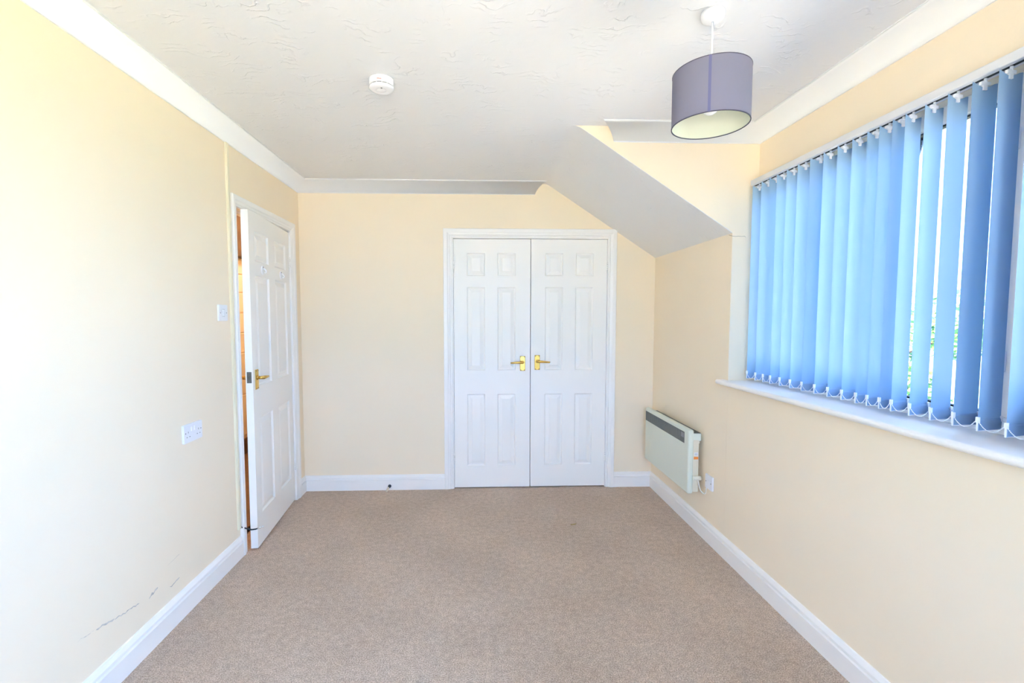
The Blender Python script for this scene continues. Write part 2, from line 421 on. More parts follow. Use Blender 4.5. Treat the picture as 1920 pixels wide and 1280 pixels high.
# linings
t = MB()
t.box((WX0 - 0.02, D - 0.004, 0), (WX0, D + 0.1, WZ + 0.02)); t.box((WX1, D - 0.004, 0), (WX1 + 0.02, D + 0.1, WZ + 0.02)); t.box((WX0, D - 0.004, WZ), (WX1, D + 0.1, WZ + 0.02))
tag(obj('trim_5', t, 'gloss'), 'white door lining inside the wardrobe architrave', 'door lining', 'structure')
t = MB()
t.box((XL - 0.1, DY0 - 0.02, 0), (XL + 0.002, DY0, DZ + 0.02)); t.box((XL - 0.1, DY1, 0), (XL + 0.002, DY1 + 0.02, DZ + 0.02)); t.box((XL - 0.1, DY0, DZ), (XL + 0.002, DY1, DZ + 0.02))
t.box((XL - 0.065, DY0, 0), (XL - 0.040, DY0 + 0.012, DZ)); t.box((XL - 0.065, DY1 - 0.012, 0), (XL - 0.040, DY1, DZ)); t.box((XL - 0.065, DY0, DZ - 0.012), (XL - 0.040, DY1, DZ))
tag(obj('trim_6', t, 'gloss'), 'white door lining with stops inside the left doorway', 'door lining', 'structure')

# ------------------------------------------------------------------ panelled doors
def panel_mesh(w, h):
    """raised and bevelled field"""
    t = MB()
    def loop(i, y): return [(i, y, i), (w - i, y, i), (w - i, y, h - i), (i, y, h - i)]
    L = [loop(0.0, 0.0105), loop(0.005, 0.0100), loop(0.026, 0.0030), loop(0.029, 0.0018), loop(0.032, 0.0018)]
    for a, b in zip(L, L[1:]):
        for k in range(4): t.face([a[k], a[(k + 1) % 4], b[(k + 1) % 4], b[k]])
    t.face(L[-1]); t.face(loop(0.0, 0.013)[::-1])
    return t
def door_leaf(root, x0, w, h, th, px, pz):
    """front face at local y=0 looking towards -y"""
    xs = sorted({0, w, *[v for p in px for v in p]}); zz = sorted({0, h, *[v for p in pz for v in p]})
    t = MB(); holes = {(a, c) for a in px for c in pz}
    for i in range(len(xs) - 1):
        for j in range(len(zz) - 1):
            if ((xs[i], xs[i + 1]), (zz[j], zz[j + 1])) in holes: continue
            t.face([(x0 + xs[i], 0, zz[j]), (x0 + xs[i + 1], 0, zz[j]), (x0 + xs[i + 1], 0, zz[j + 1]), (x0 + xs[i], 0, zz[j + 1])])
    for (a, b), (c, d) in holes:
        def loop(i, y): return [(x0 + a + i, y, c + i), (x0 + b - i, y, c + i), (x0 + b - i, y, d - i), (x0 + a + i, y, d - i)]
        Ls = [loop(0, 0), loop(0.003, 0.0045), loop(0.009, 0.0105), loop(0.014, 0.0110)]
        for p, q in zip(Ls, Ls[1:]):
            for k in range(4): t.face([p[k], p[(k + 1) % 4], q[(k + 1) % 4], q[k]])
        t.face(Ls[-1])
    X0, X1 = x0, x0 + w
    t.face([(X0, th, 0), (X0, th, h), (X1, th, h), (X1, th, 0)])
    t.face([(X0, 0, 0), (X0, 0, h), (X0, th, h), (X0, th, 0)]); t.face([(X1, 0, 0), (X1, th, 0), (X1, th, h), (X1, 0, h)])
    t.face([(X0, 0, h), (X1, 0, h), (X1, th, h), (X0, th, h)]); t.face([(X0, 0, 0), (X0, th, 0), (X1, th, 0), (X1, 0, 0)])
    me = t.mesh('leaf', weld=False)
    obj('leaf', me, 'door', root)
    for a, b in px:
        for c, d in pz:
            obj('panel', panel_mesh(b - a - 0.02, d - c - 0.02), 'door', root, (x0 + a + 0.01, 0, c + 0.01))
def lever_handle(root, x, z, sgn, droop=0.0, y=0.0, out=-1):
    """brass backplate with a tapering lever pointing to sgn"""
    def Y(v): return y + out * v
    t = MB(); W2, Hh = 0.021, 0.059
    def lp(i, d): return [(x - W2 + i, Y(d), z - Hh + i), (x + W2 - i, Y(d), z - Hh + i), (x + W2 - i, Y(d), z + Hh - i), (x - W2 + i, Y(d), z + Hh - i)]
    Ls = [lp(0, 0), lp(0, 0.003), lp(0.003, 0.006)]
    for p, q in zip(Ls, Ls[1:]):
        for k in range(4): t.face([p[k], p[(k + 1) % 4], q[(k + 1) % 4], q[k]])
    t.face(Ls[-1]); t.face(Ls[0][::-1])
    h = obj('lever_handle', t, 'brass', root); h['label'] = 'brass lever handle on a rectangular backplate'
    zl = z + 0.010
    t = MB()
    t.tube([(x, Y(0.006), zl), (x, Y(0.011), zl), (x, Y(0.013), zl)], [0.0135, 0.0125, 0.010], 18)
    pts = [(x, Y(0.010), zl), (x, Y(0.026), zl), (x + sgn * 0.004, Y(0.036), zl), (x + sgn * 0.014, Y(0.041), zl), (x + sgn * 0.030, Y(0.042), zl), (x + sgn * 0.060, Y(0.041), zl - 0.001 - droop), (x + sgn * 0.088, Y(0.038), zl - 0.003 - droop), (x + sgn * 0.097, Y(0.034), zl - 0.003 - droop)]
    t.tube(pts, [0.009, 0.0095, 0.0105, 0.0105, 0.0095, 0.008, 0.0065, 0.0055], 14)
    obj('lever', t, 'brass', h)
    for dx in (-0.014, 0.014):
        for dz in (-0.052, 0.052):
            obj('screw', MB().tube([(x + dx, Y(0.0058), z + dz), (x + dx, Y(0.0068), z + dz)], 0.0032, 10), 'screw', h)
def hinge(root, x, z, y=-0.004, hh=0.076):
    t = MB()
    for k in range(5):
        z0 = z - hh / 2 + hh * k / 5
        t.tube([(x, y, z0 + 0.0006), (x, y, z0 + hh / 5 - 0.0006)], 0.0052, 10)
    t.box((x - 0.010, y + 0.003, z - hh / 2), (x + 0.010, y + 0.0048, z + hh / 2))
    obj('hinge', t, 'door', root)

PZ = [(0.175, 0.756), (0.946, 1.604), (1.692, 1.871)]
LW, LH = 0.6050, 1.980
d2 = empty('door_2', (WX0 + 0.0025, D + 0.002, 0.008))
door_leaf(d2, 0, LW, LH, 0.035, [(0.103, 0.246), (0.345, 0.488)], PZ)
lever_handle(d2, 0.545, 1.001, -1); hinge(d2, -0.001, 1.765); hinge(d2, -0.001, 0.235)
tag(d2, 'left leaf of the white six-panel wardrobe doors, lever pointing left', 'door', 'structure')
d3 = empty('door_3', (WX0 + 0.0025 + LW + 0.005, D + 0.002, 0.009))
door_leaf(d3, 0, LW, LH, 0.035, [(0.112, 0.255), (0.354, 0.497)], PZ)
lever_handle(d3, 0.052, 1.007, 1, 0.002); hinge(d3, LW + 0.001, 1.765); hinge(d3, LW + 0.001, 0.235)
tag(d3, 'right leaf of the white six-panel wardrobe doors, lever pointing right', 'door', 'structure')

DW = 0.755
d1 = empty('door_1', (XL, DY1 - 0.004, 0.012), PI / 2 + math.radians(5.2))
PZ1 = [(0.185, 0.764), (0.954, 1.612), (1.698, 1.872)]
door_leaf(d1, -DW, DW, LH, 0.040, [(0.085, 0.320), (0.435, 0.670)], PZ1)
lever_handle(d1, -DW + 0.055, 1.000, 1); hinge(d1, 0.000, 1.765); hinge(d1, 0.000, 0.255)
lever_handle(d1, -DW + 0.055, 1.000, 1, 0.0, 0.040, 1)
# latch faceplate on the closing edge
t = MB(); t.box((-DW - 0.0015, 0.007, 0.985), (-DW + 0.002, 0.033, 1.050)); t.box((-DW - 0.010, 0.014, 1.008), (-DW, 0.026, 1.026))
o = obj('latch_plate', t, 'steel', d1, bevel=0.0008, seg=1); o['label'] = 'dark steel latch plate on the door edge'
# two small white hooks between the upper panels
for hx in (0.2025, 0.5525):
    t = MB()
    pts = [(math.cos(a), math.sin(a)) for a in [2 * PI * k / 24 for k in range(24)]]
    rows = [[(-DW + hx + 0.021 * s * c, -y, 1.655 + 0.027 * s * q) for c, q in pts] for s, y in ((1, 0), (1, 0.003), (0.85, 0.0055), (0.02, 0.006))]
    t.grid(rows, True)
    h = obj('hook_plate', t, 'plastic', d1); h['label'] = 'small oval white stick-on hook'
    t = MB(); t.tube([(-DW + hx, -0.004, 1.665), (-DW + hx, -0.014, 1.664), (-DW + hx, -0.022, 1.655), (-DW + hx, -0.024, 1.644), (-DW + hx, -0.018, 1.638), (-DW + hx, -0.013, 1.642)], [0.004, 0.004, 0.004, 0.0036, 0.0032, 0.0026], 10)
    obj('hook', t, 'plastic', h)
    obj('screw', MB().tube([(-DW + hx, -0.0055, 1.672), (-DW + hx, -0.007, 1.672)], 0.0055, 12), 'greyprint', h)
tag(d1, 'white six-panel door standing ajar in the left wall', 'door', 'structure')

# ------------------------------------------------------------------ window in the dormer
w1 = empty('window_1', (1.63, YC, SILL))
def wp(name, a, b, m='upvc', bevel=0.004):
    """box in world coordinates parented to the window"""
    o = obj(name, box((a[0] - 1.63, a[1] - YC, a[2] - SILL), (b[0] - 1.63, b[1] - YC, b[2] - SILL)), m, w1, bevel=bevel, seg=2)
    return o
FXA, FXB = 1.605, 1.665
wp('head_frame', (FXA, WIN_N, 2.045), (FXB, YC, HEAD)); wp('bottom_frame', (FXA, WIN_N, SILL), (FXB, YC, SILL + 0.055))
bars = [(YC - 0.055, YC), (1.325, 1.395), (0.405, 0.475), (WIN_N, WIN_N + 0.055)]
for a, b in bars: wp('mullion', (FXA, a, SILL + 0.055), (FXB, b, 2.045))
for k in range(3):
    ya, yb = bars[k + 1][1], bars[k][0]
    za, zb = SILL + 0.055, 2.045
    xg = 1.637
    if k == 1:      # opening sash with its own frame
        s = 0.048
        for p, q in (((ya, za), (yb, za + s)), ((ya, zb - s), (yb, zb)), ((ya, za + s), (ya + s, zb - s)), ((yb - s, za + s), (yb, zb - s))):
            wp('sash_bar', (FXA - 0.012, p[0] + 0.001, p[1] + 0.001), (FXA + 0.05, q[0] - 0.001, q[1] - 0.001), 'upvc', 0.005)
        ya += s; yb -= s; za += s; zb -= s
    g = 0.006
    t = MB()
    for p, q in (((ya, za), (yb, za + g)), ((ya, zb - g), (yb, zb)), ((ya, za + g), (ya + g, zb - g)), ((yb - g, za + g), (yb, zb - g))):
        t.box((xg - 0.012 - 1.63, p[0] - YC, p[1] - SILL), (xg + 0.012 - 1.63, q[0] - YC, q[1] - SILL))
    obj('gasket', t, 'gasket', w1)
    wp('pane', (xg - 0.002, ya, za), (xg + 0.002, yb, zb), 'glass', 0)
for z in (1.245, 1.905):   # catches on the mullion beside the sash
    t = MB(); t.box((-0.040, 1.352 - YC, z - 0.032 - SILL), (-0.025, 1.376 - YC, z + 0.032 - SILL)); t.box((-0.056, 1.355 - YC, z - 0.006 - SILL), (-0.040, 1.373 - YC, z + 0.030 - SILL))
    o = obj('window_catch', t, 'plastic', w1, bevel=0.004); o['label'] = 'white plastic window catch'
tag(w1, 'wide white framed window behind the blue vertical blind', 'window', 'structure')
# sill board with a rounded nose and a horn past the reveal
NX = 1.385
def sill_sec(z0, z1):
    r = (z1 - z0) / 2; return [(NX + r - r * math.sin(a), (z0 + z1) / 2 + r * math.cos(a)) for a in [PI * k / 10 for k in range(11)]]
t = MB(); t.prism(sill_sec(SILL - 0.027, SILL) + [(XR, SILL - 0.027), (XR, SILL)], 'y', WIN_N - 0.08, YC + 0.062)
t.box((XR, WIN_N, SILL - 0.027), (1.66, YC, SILL))
tag(obj('trim_7', t, 'gloss'), 'white window sill board with a rounded nose under the blind', 'window sill', 'structure')

# unseen window added behind the viewer to brighten the far wall
w2 = empty('added_fill_window', (0, YF - 0.07, FZ0))
def wq(name, a, b, m='upvc'): return obj(name, box((a[0], -0.03, a[1] - FZ0), (b[0], 0.03, b[1] - FZ0)), m, w2, bevel=0.004)
wq('head_frame', (FX0, FZ1 - 0.055), (FX1, FZ1)); wq('bottom_frame', (FX0, FZ0), (FX1, FZ0 + 0.055))
for x in (FX0, -0.03, FX1 - 0.06): wq('mullion', (x, FZ0 + 0.055), (x + 0.06, FZ1 - 0.055))
for x0, x1 in ((FX0 + 0.06, -0.03), (0.03, FX1 - 0.06)):
    obj('pane', box((x0, -0.002, 0.055), (x1, 0.002, FZ1 - FZ0 - 0.055)), 'glass', w2)
tag(w2, 'white framed fill window added in the unseen wall behind the viewer', 'window', 'structure')

# ------------------------------------------------------------------ vertical blind
BXC = 1.540                                      # slat pivot line
bl = empty('vertical_blind', (BXC, YC, SILL))
def L2(p): return (p[0] - BXC, p[1] - YC, p[2] - SILL)
t = MB(); t.box(L2((1.517, WIN_N + 0.02, 2.100)), L2((1.566, YC - 0.006, 2.129)))
rail = obj('head_rail', t, 'rail', bl, bevel=0.003); rail['label'] = 'white aluminium head rail'
obj('rail_slot', box(L2((1.536, WIN_N + 0.03, 2.0985)), L2((1.546, YC - 0.01, 2.1002))), 'dark', rail)
for y in (2.36, 1.72, 0.9, 0.1):
    obj('bracket', box(L2((1.535, y - 0.012, 2.129)), L2((1.568, y + 0.012, 2.134))), 'greyprint', rail)
SW, SH, SZ0 = 0.089, 1.046, 1.040
def slat_mesh():
    t = MB(); n = 8; rows = []
    hts = [0.034, 0.3, 0.6, 0.85, SH - 0.03]
    for z in hts:
        rows.append([(SW * (j / n - 0.5), 0.0022 * (1 - (2 * j / n - 1) ** 2), z) for j in range(n + 1)])
    top = []
    for j in range(n + 1):
        q = abs(2 * j / n - 1)
        top.append((SW * (j / n - 0.5), 0.0022 * (1 - q * q), SH - 0.014 * (1 - q) * (1 if q < 0.6 else 0.6)))
    rows.append(top); t.grid(rows)
    return t.mesh('slat')
def pocket_mesh():
    t = MB(); t.grid([[(sx * SW / 2, 0.0028, 0.002), (sx * SW / 2, -0.0028, 0.002)] for sx in (-1, 1)], smooth=False)
    for y in (-0.0028, 0.0028):
        t.face([(-SW / 2, y, 0.002), (SW / 2, y, 0.002), (SW / 2, y, 0.031), (-SW / 2, y, 0.031)])
        t.face([(-SW / 2, y, 0.031), (SW / 2, y, 0.031), (SW / 2, y * 0.2, 0.036), (-SW / 2, y * 0.2, 0.036)])
    return t.mesh('bottom_pocket')
def weight_mesh():
    t = MB(); t.box((-SW / 2 - 0.0022, -0.002, 0.0), (SW / 2 + 0.0022, 0.002, 0.030))
    for sx in (-1, 1): t.box((sx * SW / 2 - 0.003, -0.004, 0.026), (sx * SW / 2 + 0.0035, 0.004, 0.042))
    return t.mesh('weight')
def hanger_mesh():
    t = MB(); t.box((-0.006, -0.002, SH - 0.022), (0.006, 0.003, SH + 0.004)); t.box((-0.016, -0.0025, SH - 0.008), (0.016, 0.0045, SH + 0.002))
    t.tube([(0, 0, SH), (0, 0, SH + 0.014)], 0.004, 8)
    return t.mesh('hanger')
SM, PM, WM, HM = slat_mesh(), pocket_mesh(), weight_mesh(), hanger_mesh()
for me, k in ((SM, 'fabric'), (PM, 'fabric'), (WM, 'plastic'), (HM, 'plastic')): me.materials.append(M[k])
# inner (room-side) slat ends read off the photograph, far to near
ends = [2.520, 2.443, 2.375, 2.317, 2.243, 2.165, 2.085, 2.006, 1.927, 1.851, 1.778, 1.724, 1.669, 1.621, 1.549, 1.473, 1.399, 1.327, 1.252]
ang = [0, 3, -3, 3, 2, -2, -22, 7, 4, 5, -3, -4, -6, 6, 2, 0, -7, -3, 1]     # extra turn in degrees
y = 1.252
while y > WIN_N + 0.16:
    y -= 0.076; ends.append(y); ang.append(random.uniform(-14, 0))
inner = []
for i, (ye, da) in enumerate(zip(ends, ang)):
    a = math.radians(12 + da)                    # 0 = square to the glass; positive turns the room edge towards the viewer
    dx, dy = math.cos(a), math.sin(a)            # from room edge to outer edge
    yc = ye + dy * SW / 2 + 0.0
    xc = BXC
    s = bpy.data.objects.new('slat', SM); COL.objects.link(s); s.parent = bl
    s.location = (0, yc - YC, SZ0 - SILL); s.rotation_euler = (0, 0, math.atan2(dy, dx))
    for nm, me in (('bottom_pocket', PM), ('weight', WM), ('hanger', HM)):
        c = bpy.data.objects.new(nm, me); COL.objects.link(c); c.parent = s
    inner.append((Vector((xc - dx * SW / 2 - 0.002, yc - dy * SW / 2, SZ0 + 0.036)), Vector((xc + dx * SW / 2 + 0.002, yc + dy * SW / 2, SZ0 + 0.036))))
def bead_chain(p, q):
    t = MB(); pts = []
    n = 22
    for k in range(n + 1):
        f = k / n; pt = p.lerp(q, f); pt.z -= 0.030 * (1 - (2 * f - 1) ** 2); pts.append(Vector(L2(pt)))
    t.tube(pts[::2], 0.0006, 4, False)
    for pt in pts:
        r = 0.0017
        rows = [[(pt.x + r * math.cos(h) * math.cos(2 * PI * j / 6), pt.y + r * math.cos(h) * math.sin(2 * PI * j / 6), pt.z + r * math.sin(h)) for j in range(6)] for h in (-1.5, -0.5, 0.5, 1.5)]
        t.grid(rows, True)
    return t
for a, b in zip(inner, inner[1:]):
    for side in (0, 1):
        o = obj('bead_chain', bead_chain(a[side], b[side]), 'plastic', bl, weld=False)
tag(bl, 'blue fabric vertical blind hanging in the window, slats half open', 'blind')

# ------------------------------------------------------------------ pendant lamp
PX, PY = 0.810, 1.630
pl = empty('pendant_lamp', (PX, PY, H))
t = MB(); t.lathe([(0.001, 0.0), (0.038, 0.0), (0.038, -0.012), (0.036, -0.021), (0.029, -0.028), (0.012, -0.031), (0.001, -0.031)])
obj('ceiling_rose', t, 'plastic', pl)
obj('flex', MB().tube([(0, 0, -0.028), (0, 0, -0.10), (0, 0, -0.178)], 0.0032, 10), 'plastic', pl)
SR, ST, SB = 0.125, 2.216 - H, 2.040 - H
t = MB(); t.lathe([(SR, ST), (SR, ST - 0.001), (SR, SB + 0.001), (SR, SB)], n=72)
sh = obj('shade', t, 'shade', pl); sh['label'] = 'grey-lilac fabric drum shade'
obj('shade_lining', MB().lathe([(SR - 0.0015, ST), (SR - 0.0015, SB)], n=72), 'lining', sh)
for z in (ST, SB):
    t = MB(); t.lathe([(SR - 0.0025, z - 0.0012), (SR + 0.0008, z - 0.0012), (SR + 0.0008, z + 0.0012), (SR - 0.0025, z + 0.0012), (SR - 0.0025, z - 0.0012)], n=72)
    obj('edge_ring', t, 'trim', sh)
a0 = math.atan2(-PY, -PX) - 0.03
t = MB(); rr = SR + 0.0008
t.grid([[(rr * math.cos(a0 + da), rr * math.sin(a0 + da), z) for da in (-0.035, -0.012, 0.012, 0.035)] for z in (ST, SB)])
obj('seam', t, 'seam', sh)
t = MB()
for k in range(3):
    a = 2 * PI * k / 3 + 0.4; t.tube([(0.02 * math.cos(a), 0.02 * math.sin(a), ST - 0.035), (0.08 * math.cos(a), 0.08 * math.sin(a), ST - 0.02), ((SR - 0.002) * math.cos(a), (SR - 0.002) * math.sin(a), ST - 0.002)], 0.0015, 8)
t.lathe([(0.021, ST - 0.034), (0.023, ST - 0.035), (0.021, ST - 0.036), (0.021, ST - 0.034)], n=24)
obj('spider_ring', t, 'plastic', sh)
t = MB(); t.lathe([(0.001, -0.173), (0.010, -0.175), (0.017, -0.193), (0.020, -0.203), (0.020, -0.233), (0.014, -0.241), (0.001, -0.242)], n=28)
obj('lamp_holder', t, 'plastic', pl)
t = MB(); t.lathe([(0.012, -0.242), (0.013, -0.258), (0.022, -0.278), (0.0285, -0.300), (0.0275, -0.318), (0.020, -0.332), (0.008, -0.339), (0.0005, -0.340)], n=32)
obj('bulb', t, 'bulb', pl)
tag(pl, 'pendant lamp with a grey-lilac drum shade hanging from the ceiling', 'ceiling lamp')

# ------------------------------------------------------------------ smoke alarm
sa = empty('smoke_alarm', (-0.410, 2.128, H))
t = MB(); t.lathe([(0.001, 0), (0.0535, 0), (0.0535, -0.005), (0.052, -0.006), (0.053, -0.010), (0.053, -0.027), (0.050, -0.028), (0.001, -0.028)], n=56)
obj('body', t, 'plastic', sa)
t = MB(); t.lathe([(0.049, -0.027), (0.049, -0.033)], n=56)
obj('vent_ring', t, 'greyprint', sa)
t = MB()
for k in range(14):
    a = 2 * PI * k / 14; c, s_ = math.cos(a), math.sin(a)
    t.face([(0.0515 * c - 0.002 * s_, 0.0515 * s_ + 0.002 * c, -0.027), (0.0515 * c + 0.002 * s_, 0.0515 * s_ - 0.002 * c, -0.027), (0.0515 * c + 0.002 * s_, 0.0515 * s_ - 0.002 * c, -0.033), (0.0515 * c - 0.002 * s_, 0.0515 * s_ + 0.002 * c, -0.033)])
obj('vent_rib', t, 'plastic', sa)
t = MB(); t.lathe([(0.001, -0.031), (0.0525, -0.032), (0.0525, -0.036), (0.049, -0.041), (0.040, -0.0445), (0.022, -0.0455), (0.0205, -0.0445), (0.019, -0.0455), (0.001, -0.047)], n=56)
obj('cover', t, 'plastic', sa)
t = MB(); a = math.atan2(-2.128, 0.41)
t.lathe([(0.0005, -0.0462), (0.004, -0.0462), (0.004, -0.0472), (0.0005, -0.0474)], o=(0.026 * math.cos(a), 0.026 * math.sin(a), 0.0008), n=14)
obj('indicator', t, 'greyprint', sa)
# maker's mark: too small to read, a short red and grey line of print
t = MB()
for b0, b1, z0, z1 in ((-0.40, -0.33, -0.0205, -0.0150), (-0.30, -0.25, -0.0205, -0.0150), (-0.23, -0.16, -0.0205, -0.0165), (-0.14, -0.07, -0.0205, -0.0165)):
    t.grid([[(0.0532 * math.cos(a + 0.05 + q), 0.0532 * math.sin(a + 0.05 + q), z) for q in (b0, (b0 + b1) / 2, b1)] for z in (z0, z1)])
obj('maker_mark', t, 'redprint', sa)
tag(sa, 'round white smoke alarm on the ceiling', 'smoke alarm')

# ------------------------------------------------------------------ electrical plates on the left wall
def rplate(w, h, d, r=0.006):
    """rounded plate, back at x=0 growing to +x, centred in y and z"""
    def lp(i, x):
        out = []
        for cx, cz, a0_ in ((w / 2 - r, h / 2 - r, 0), (-w / 2 + r, h / 2 - r, PI / 2), (-w / 2 + r, -h / 2 + r, PI), (w / 2 - r, -h / 2 + r, 1.5 * PI)):
            for k in range(4):
                a_ = a0_ + k / 3 * PI / 2; out.append((x, cx + (r - i) * math.cos(a_), cz + (r - i) * math.sin(a_)))
        return out
    t = MB(); Ls = [lp(0, 0), lp(0, d * 0.7), lp(0.002, d)]
    t.grid(Ls, True, False); t.face(Ls[-1]); t.face(Ls[0][::-1]); return t
def pbox(x0, x1, y0, y1, z0, z1): return box((x0, y0, z0), (x1, y1, z1))
sw = empty('light_switch', (XL, 2.567, 1.403))
obj('plate', rplate(0.087, 0.087, 0.009), 'plastic', sw)
obj('rocker', box((0.008, -0.011, -0.018), (0.0125, 0.011, 0.018)), 'plastic', sw, bevel=0.0015)
obj('rocker_shadow_gap', box((0.0085, -0.0125, -0.0195), (0.0092, 0.0125, 0.0195)), 'greyprint', sw)
for s_ in (-1, 1): obj('screw', MB().tube([(0.0085, s_ * 0.030, 0), (0.0096, s_ * 0.030, 0)], 0.0034, 10), 'greyprint', sw)
tag(sw, 'white square light switch beside the open door', 'light switch')
so = empty('double_socket', (XL, 2.261, 0.833))
obj('plate', rplate(0.147, 0.088, 0.010), 'plastic', so)
for s_ in (-1, 1):
    c = s_ * 0.040
    for yy, zz_, w_, h_ in ((c, 0.006, 0.0035, 0.009), (c - 0.011, -0.016, 0.0065, 0.0042), (c + 0.011, -0.016, 0.0065, 0.0042)):
        obj('pin_slot', box((0.0098, yy - w_ / 2, zz_ - h_ / 2), (0.0104, yy + w_ / 2, zz_ + h_ / 2)), 'greyprint', so)
    obj('rocker', box((0.009, s_ * 0.012 - 0.007, 0.008), (0.0135, s_ * 0.012 + 0.007, 0.029)), 'plastic', so, bevel=0.0015)
    obj('screw', MB().tube([(0.0095, s_ * 0.060, 0.004), (0.0106, s_ * 0.060, 0.004)], 0.0032, 10), 'greyprint', so)
obj('rocker_recess', box((0.0095, -0.022, 0.0065), (0.0103, 0.022, 0.0305)), 'plastic', so)
tag(so, 'white double power socket low on the left wall', 'socket')
# cable trunking beside the architrave, with a loose aerial lead
tr = empty('cable_trunking', (XL, 2.662, 0.165))
obj('base_channel', box((0, -0.013, 0), (0.009, 0.013, H - 0.084 - 0.165)), 'trunk', tr, bevel=0.0015)
obj('lid', box((0.009, -0.0115, 0.002), (0.0125, 0.0115, H - 0.088 - 0.165)), 'trunk', tr, bevel=0.0015)
tag(tr, 'narrow cream cable trunking running up the left wall beside the door', 'trunking')
ld = empty('aerial_lead', (XL + 0.006, 2.672, 0.165))
t = MB(); pts = [(0.0, 0.0, 0.02), (0.0, 0.010, 0.006), (0.020, 0.026, -0.010), (0.048, 0.030, -0.020), (0.074, 0.028, -0.016), (0.088, 0.026, -0.010)]
t.tube(pts, 0.0040, 10)
obj('cord', t, 'black', ld)
t = MB(); t.tube([(0.086, 0.0262, -0.011), (0.106, 0.024, -0.003)], 0.0050, 10); t.tube([(0.106, 0.024, -0.003), (0.122, 0.022, 0.004)], 0.0026, 10)
o = obj('connector', t, 'chrome', ld); o['label'] = 'bright metal plug tip'
tag(ld, 'short black cable end with a metal tip sticking out by the door foot', 'cable')

# ------------------------------------------------------------------ panel heater
HY0, HY1, HZ0, HZ1 = 2.835, 3.585, 0.266, 0.674
ht = empty('panel_heater', (XR, (HY0 + HY1) / 2, HZ0))
def hb(name, a, b, m, parent=None, bevel=0.0, seg=2):
    c = (HY0 + HY1) / 2
    return obj(name, box((a[0] - XR, a[1] - c, a[2] - HZ0), (b[0] - XR, b[1] - c, b[2] - HZ0)), m, parent or ht, bevel=bevel, seg=seg)
hb('front_panel', (1.327, HY0, HZ0), (1.362, HY1, HZ1), 'heater', bevel=0.012, seg=4)
hb('rear_case', (1.360, HY0 + 0.004, HZ0 + 0.012), (1.396, HY1 - 0.03, HZ1 - 0.065), 'heater_side', bevel=0.003)
hb('case_lip', (1.358, HY0 + 0.003, HZ1 - 0.086), (1.400, HY1 - 0.03, HZ1 - 0.072), 'heater_side', bevel=0.002)
cbx = hb('control_box', (1.358, HY0 + 0.006, HZ1 - 0.072), (1.410, HY1 - 0.03, HZ1 - 0.024), 'heater', bevel=0.003)
hb('outlet_vent', (1.362, HY0 + 0.010, HZ1 - 0.0245), (1.407, HY1 - 0.036, HZ1 - 0.021), 'grille', cbx)
hb('wall_bracket', (1.396, HY0 + 0.10, HZ0 + 0.05), (XR, HY0 + 0.14, HZ1 - 0.08), 'heater_side'); hb('wall_bracket', (1.396, HY1 - 0.16, HZ0 + 0.05), (XR, HY1 - 0.12, HZ1 - 0.08), 'heater_side')
g = hb('grille', (1.3262, HY0 + 0.060, HZ1 - 0.098), (1.330, HY1 - 0.012, HZ1 - 0.026), 'grille')
n = 44
for k in range(n):
    yy = HY0 + 0.125 + (HY1 - 0.02 - HY0 - 0.125) * k / (n - 1)
    hb('fin', (1.3247, yy - 0.002, HZ1 - 0.095), (1.3268, yy + 0.002, HZ1 - 0.029), 'grille_fin', g)
hb('control_window', (1.3250, HY0 + 0.068, HZ1 - 0.064), (1.3265, HY0 + 0.108, HZ1 - 0.034), 'greyprint', g)
s_ = hb('orange_sticker', (1.364, HY0 + 0.0028, 0.487), (1.392, HY0 + 0.0042, 0.503), 'orange'); s_['label'] = 'small orange sticker on the heater side'
hb('rating_label', (1.366, HY0 + 0.0028, 0.510), (1.390, HY0 + 0.0042, 0.530), 'plastic')
for k in range(3): hb('label_line', (1.368, HY0 + 0.0022, 0.514 + 0.005 * k), (1.388, HY0 + 0.0028, 0.5155 + 0.005 * k), 'greyprint')
t = MB(); c = (HY0 + HY1) / 2
kx, kz = 1.374 - XR, 0.372 - HZ0
t.tube([(kx - 0.016, HY0 - c - 0.008, kz), (kx + 0.006, HY0 - c - 0.010, kz), (kx + 0.030, HY0 - c - 0.012, kz)], [0.0135, 0.0145, 0.0135], 18)
t.box((kx - 0.010, HY0 - c - 0.010, kz - 0.010), (kx + 0.010, HY0 - c + 0.006, kz + 0.010))
obj('cable_gland', t, 'knob', ht)
tag(ht, 'white electric panel heater mounted low on the right wall', 'heater')

sp = empty('fused_spur', (XR, 2.748, 0.372))
t = MB(); t.box((-0.005, -0.0425, -0.0425), (0.0, 0.0425, 0.0425)); obj('back_box', t, 'plastic', sp, bevel=0.003)
t = rplate(0.087, 0.087, 0.008)
t.v = [(-0.004 - x, y_, z_) for x, y_, z_ in t.v]; obj('face_plate', t, 'plastic', sp)
obj('fuse_carrier', box((-0.0145, -0.012, -0.012), (-0.012, 0.012, 0.012)), 'plastic', sp, bevel=0.001)
for q in (-1, 1): obj('screw', MB().tube([(-0.0115, q * 0.030, 0), (-0.0132, q * 0.030, 0)], 0.0034, 10), 'greyprint', sp)
tag(sp, 'white outlet plate on the right wall beside the heater', 'outlet')
fx = empty('heater_flex', (XR, 2.80, 0.33))
def F(p): return (p[0] - XR, p[1] - 2.80, p[2] - 0.33)
pts = [(1.386, 2.824, 0.362), (1.389, 2.818, 0.335), (1.398, 2.812, 0.300), (1.408, 2.808, 0.285), (1.416, 2.800, 0.282), (1.418, 2.790, 0.286), (1.416, 2.780, 0.298), (1.415, 2.775, 0.312), (1.415, 2.772, 0.332)]
obj('cord', MB().tube([F(p) for p in pts], 0.0036, 10), 'cable', fx)
obj('end_sleeve', MB().tube([F(pts[0]), F(pts[1])], 0.0052, 10), 'cable', fx)
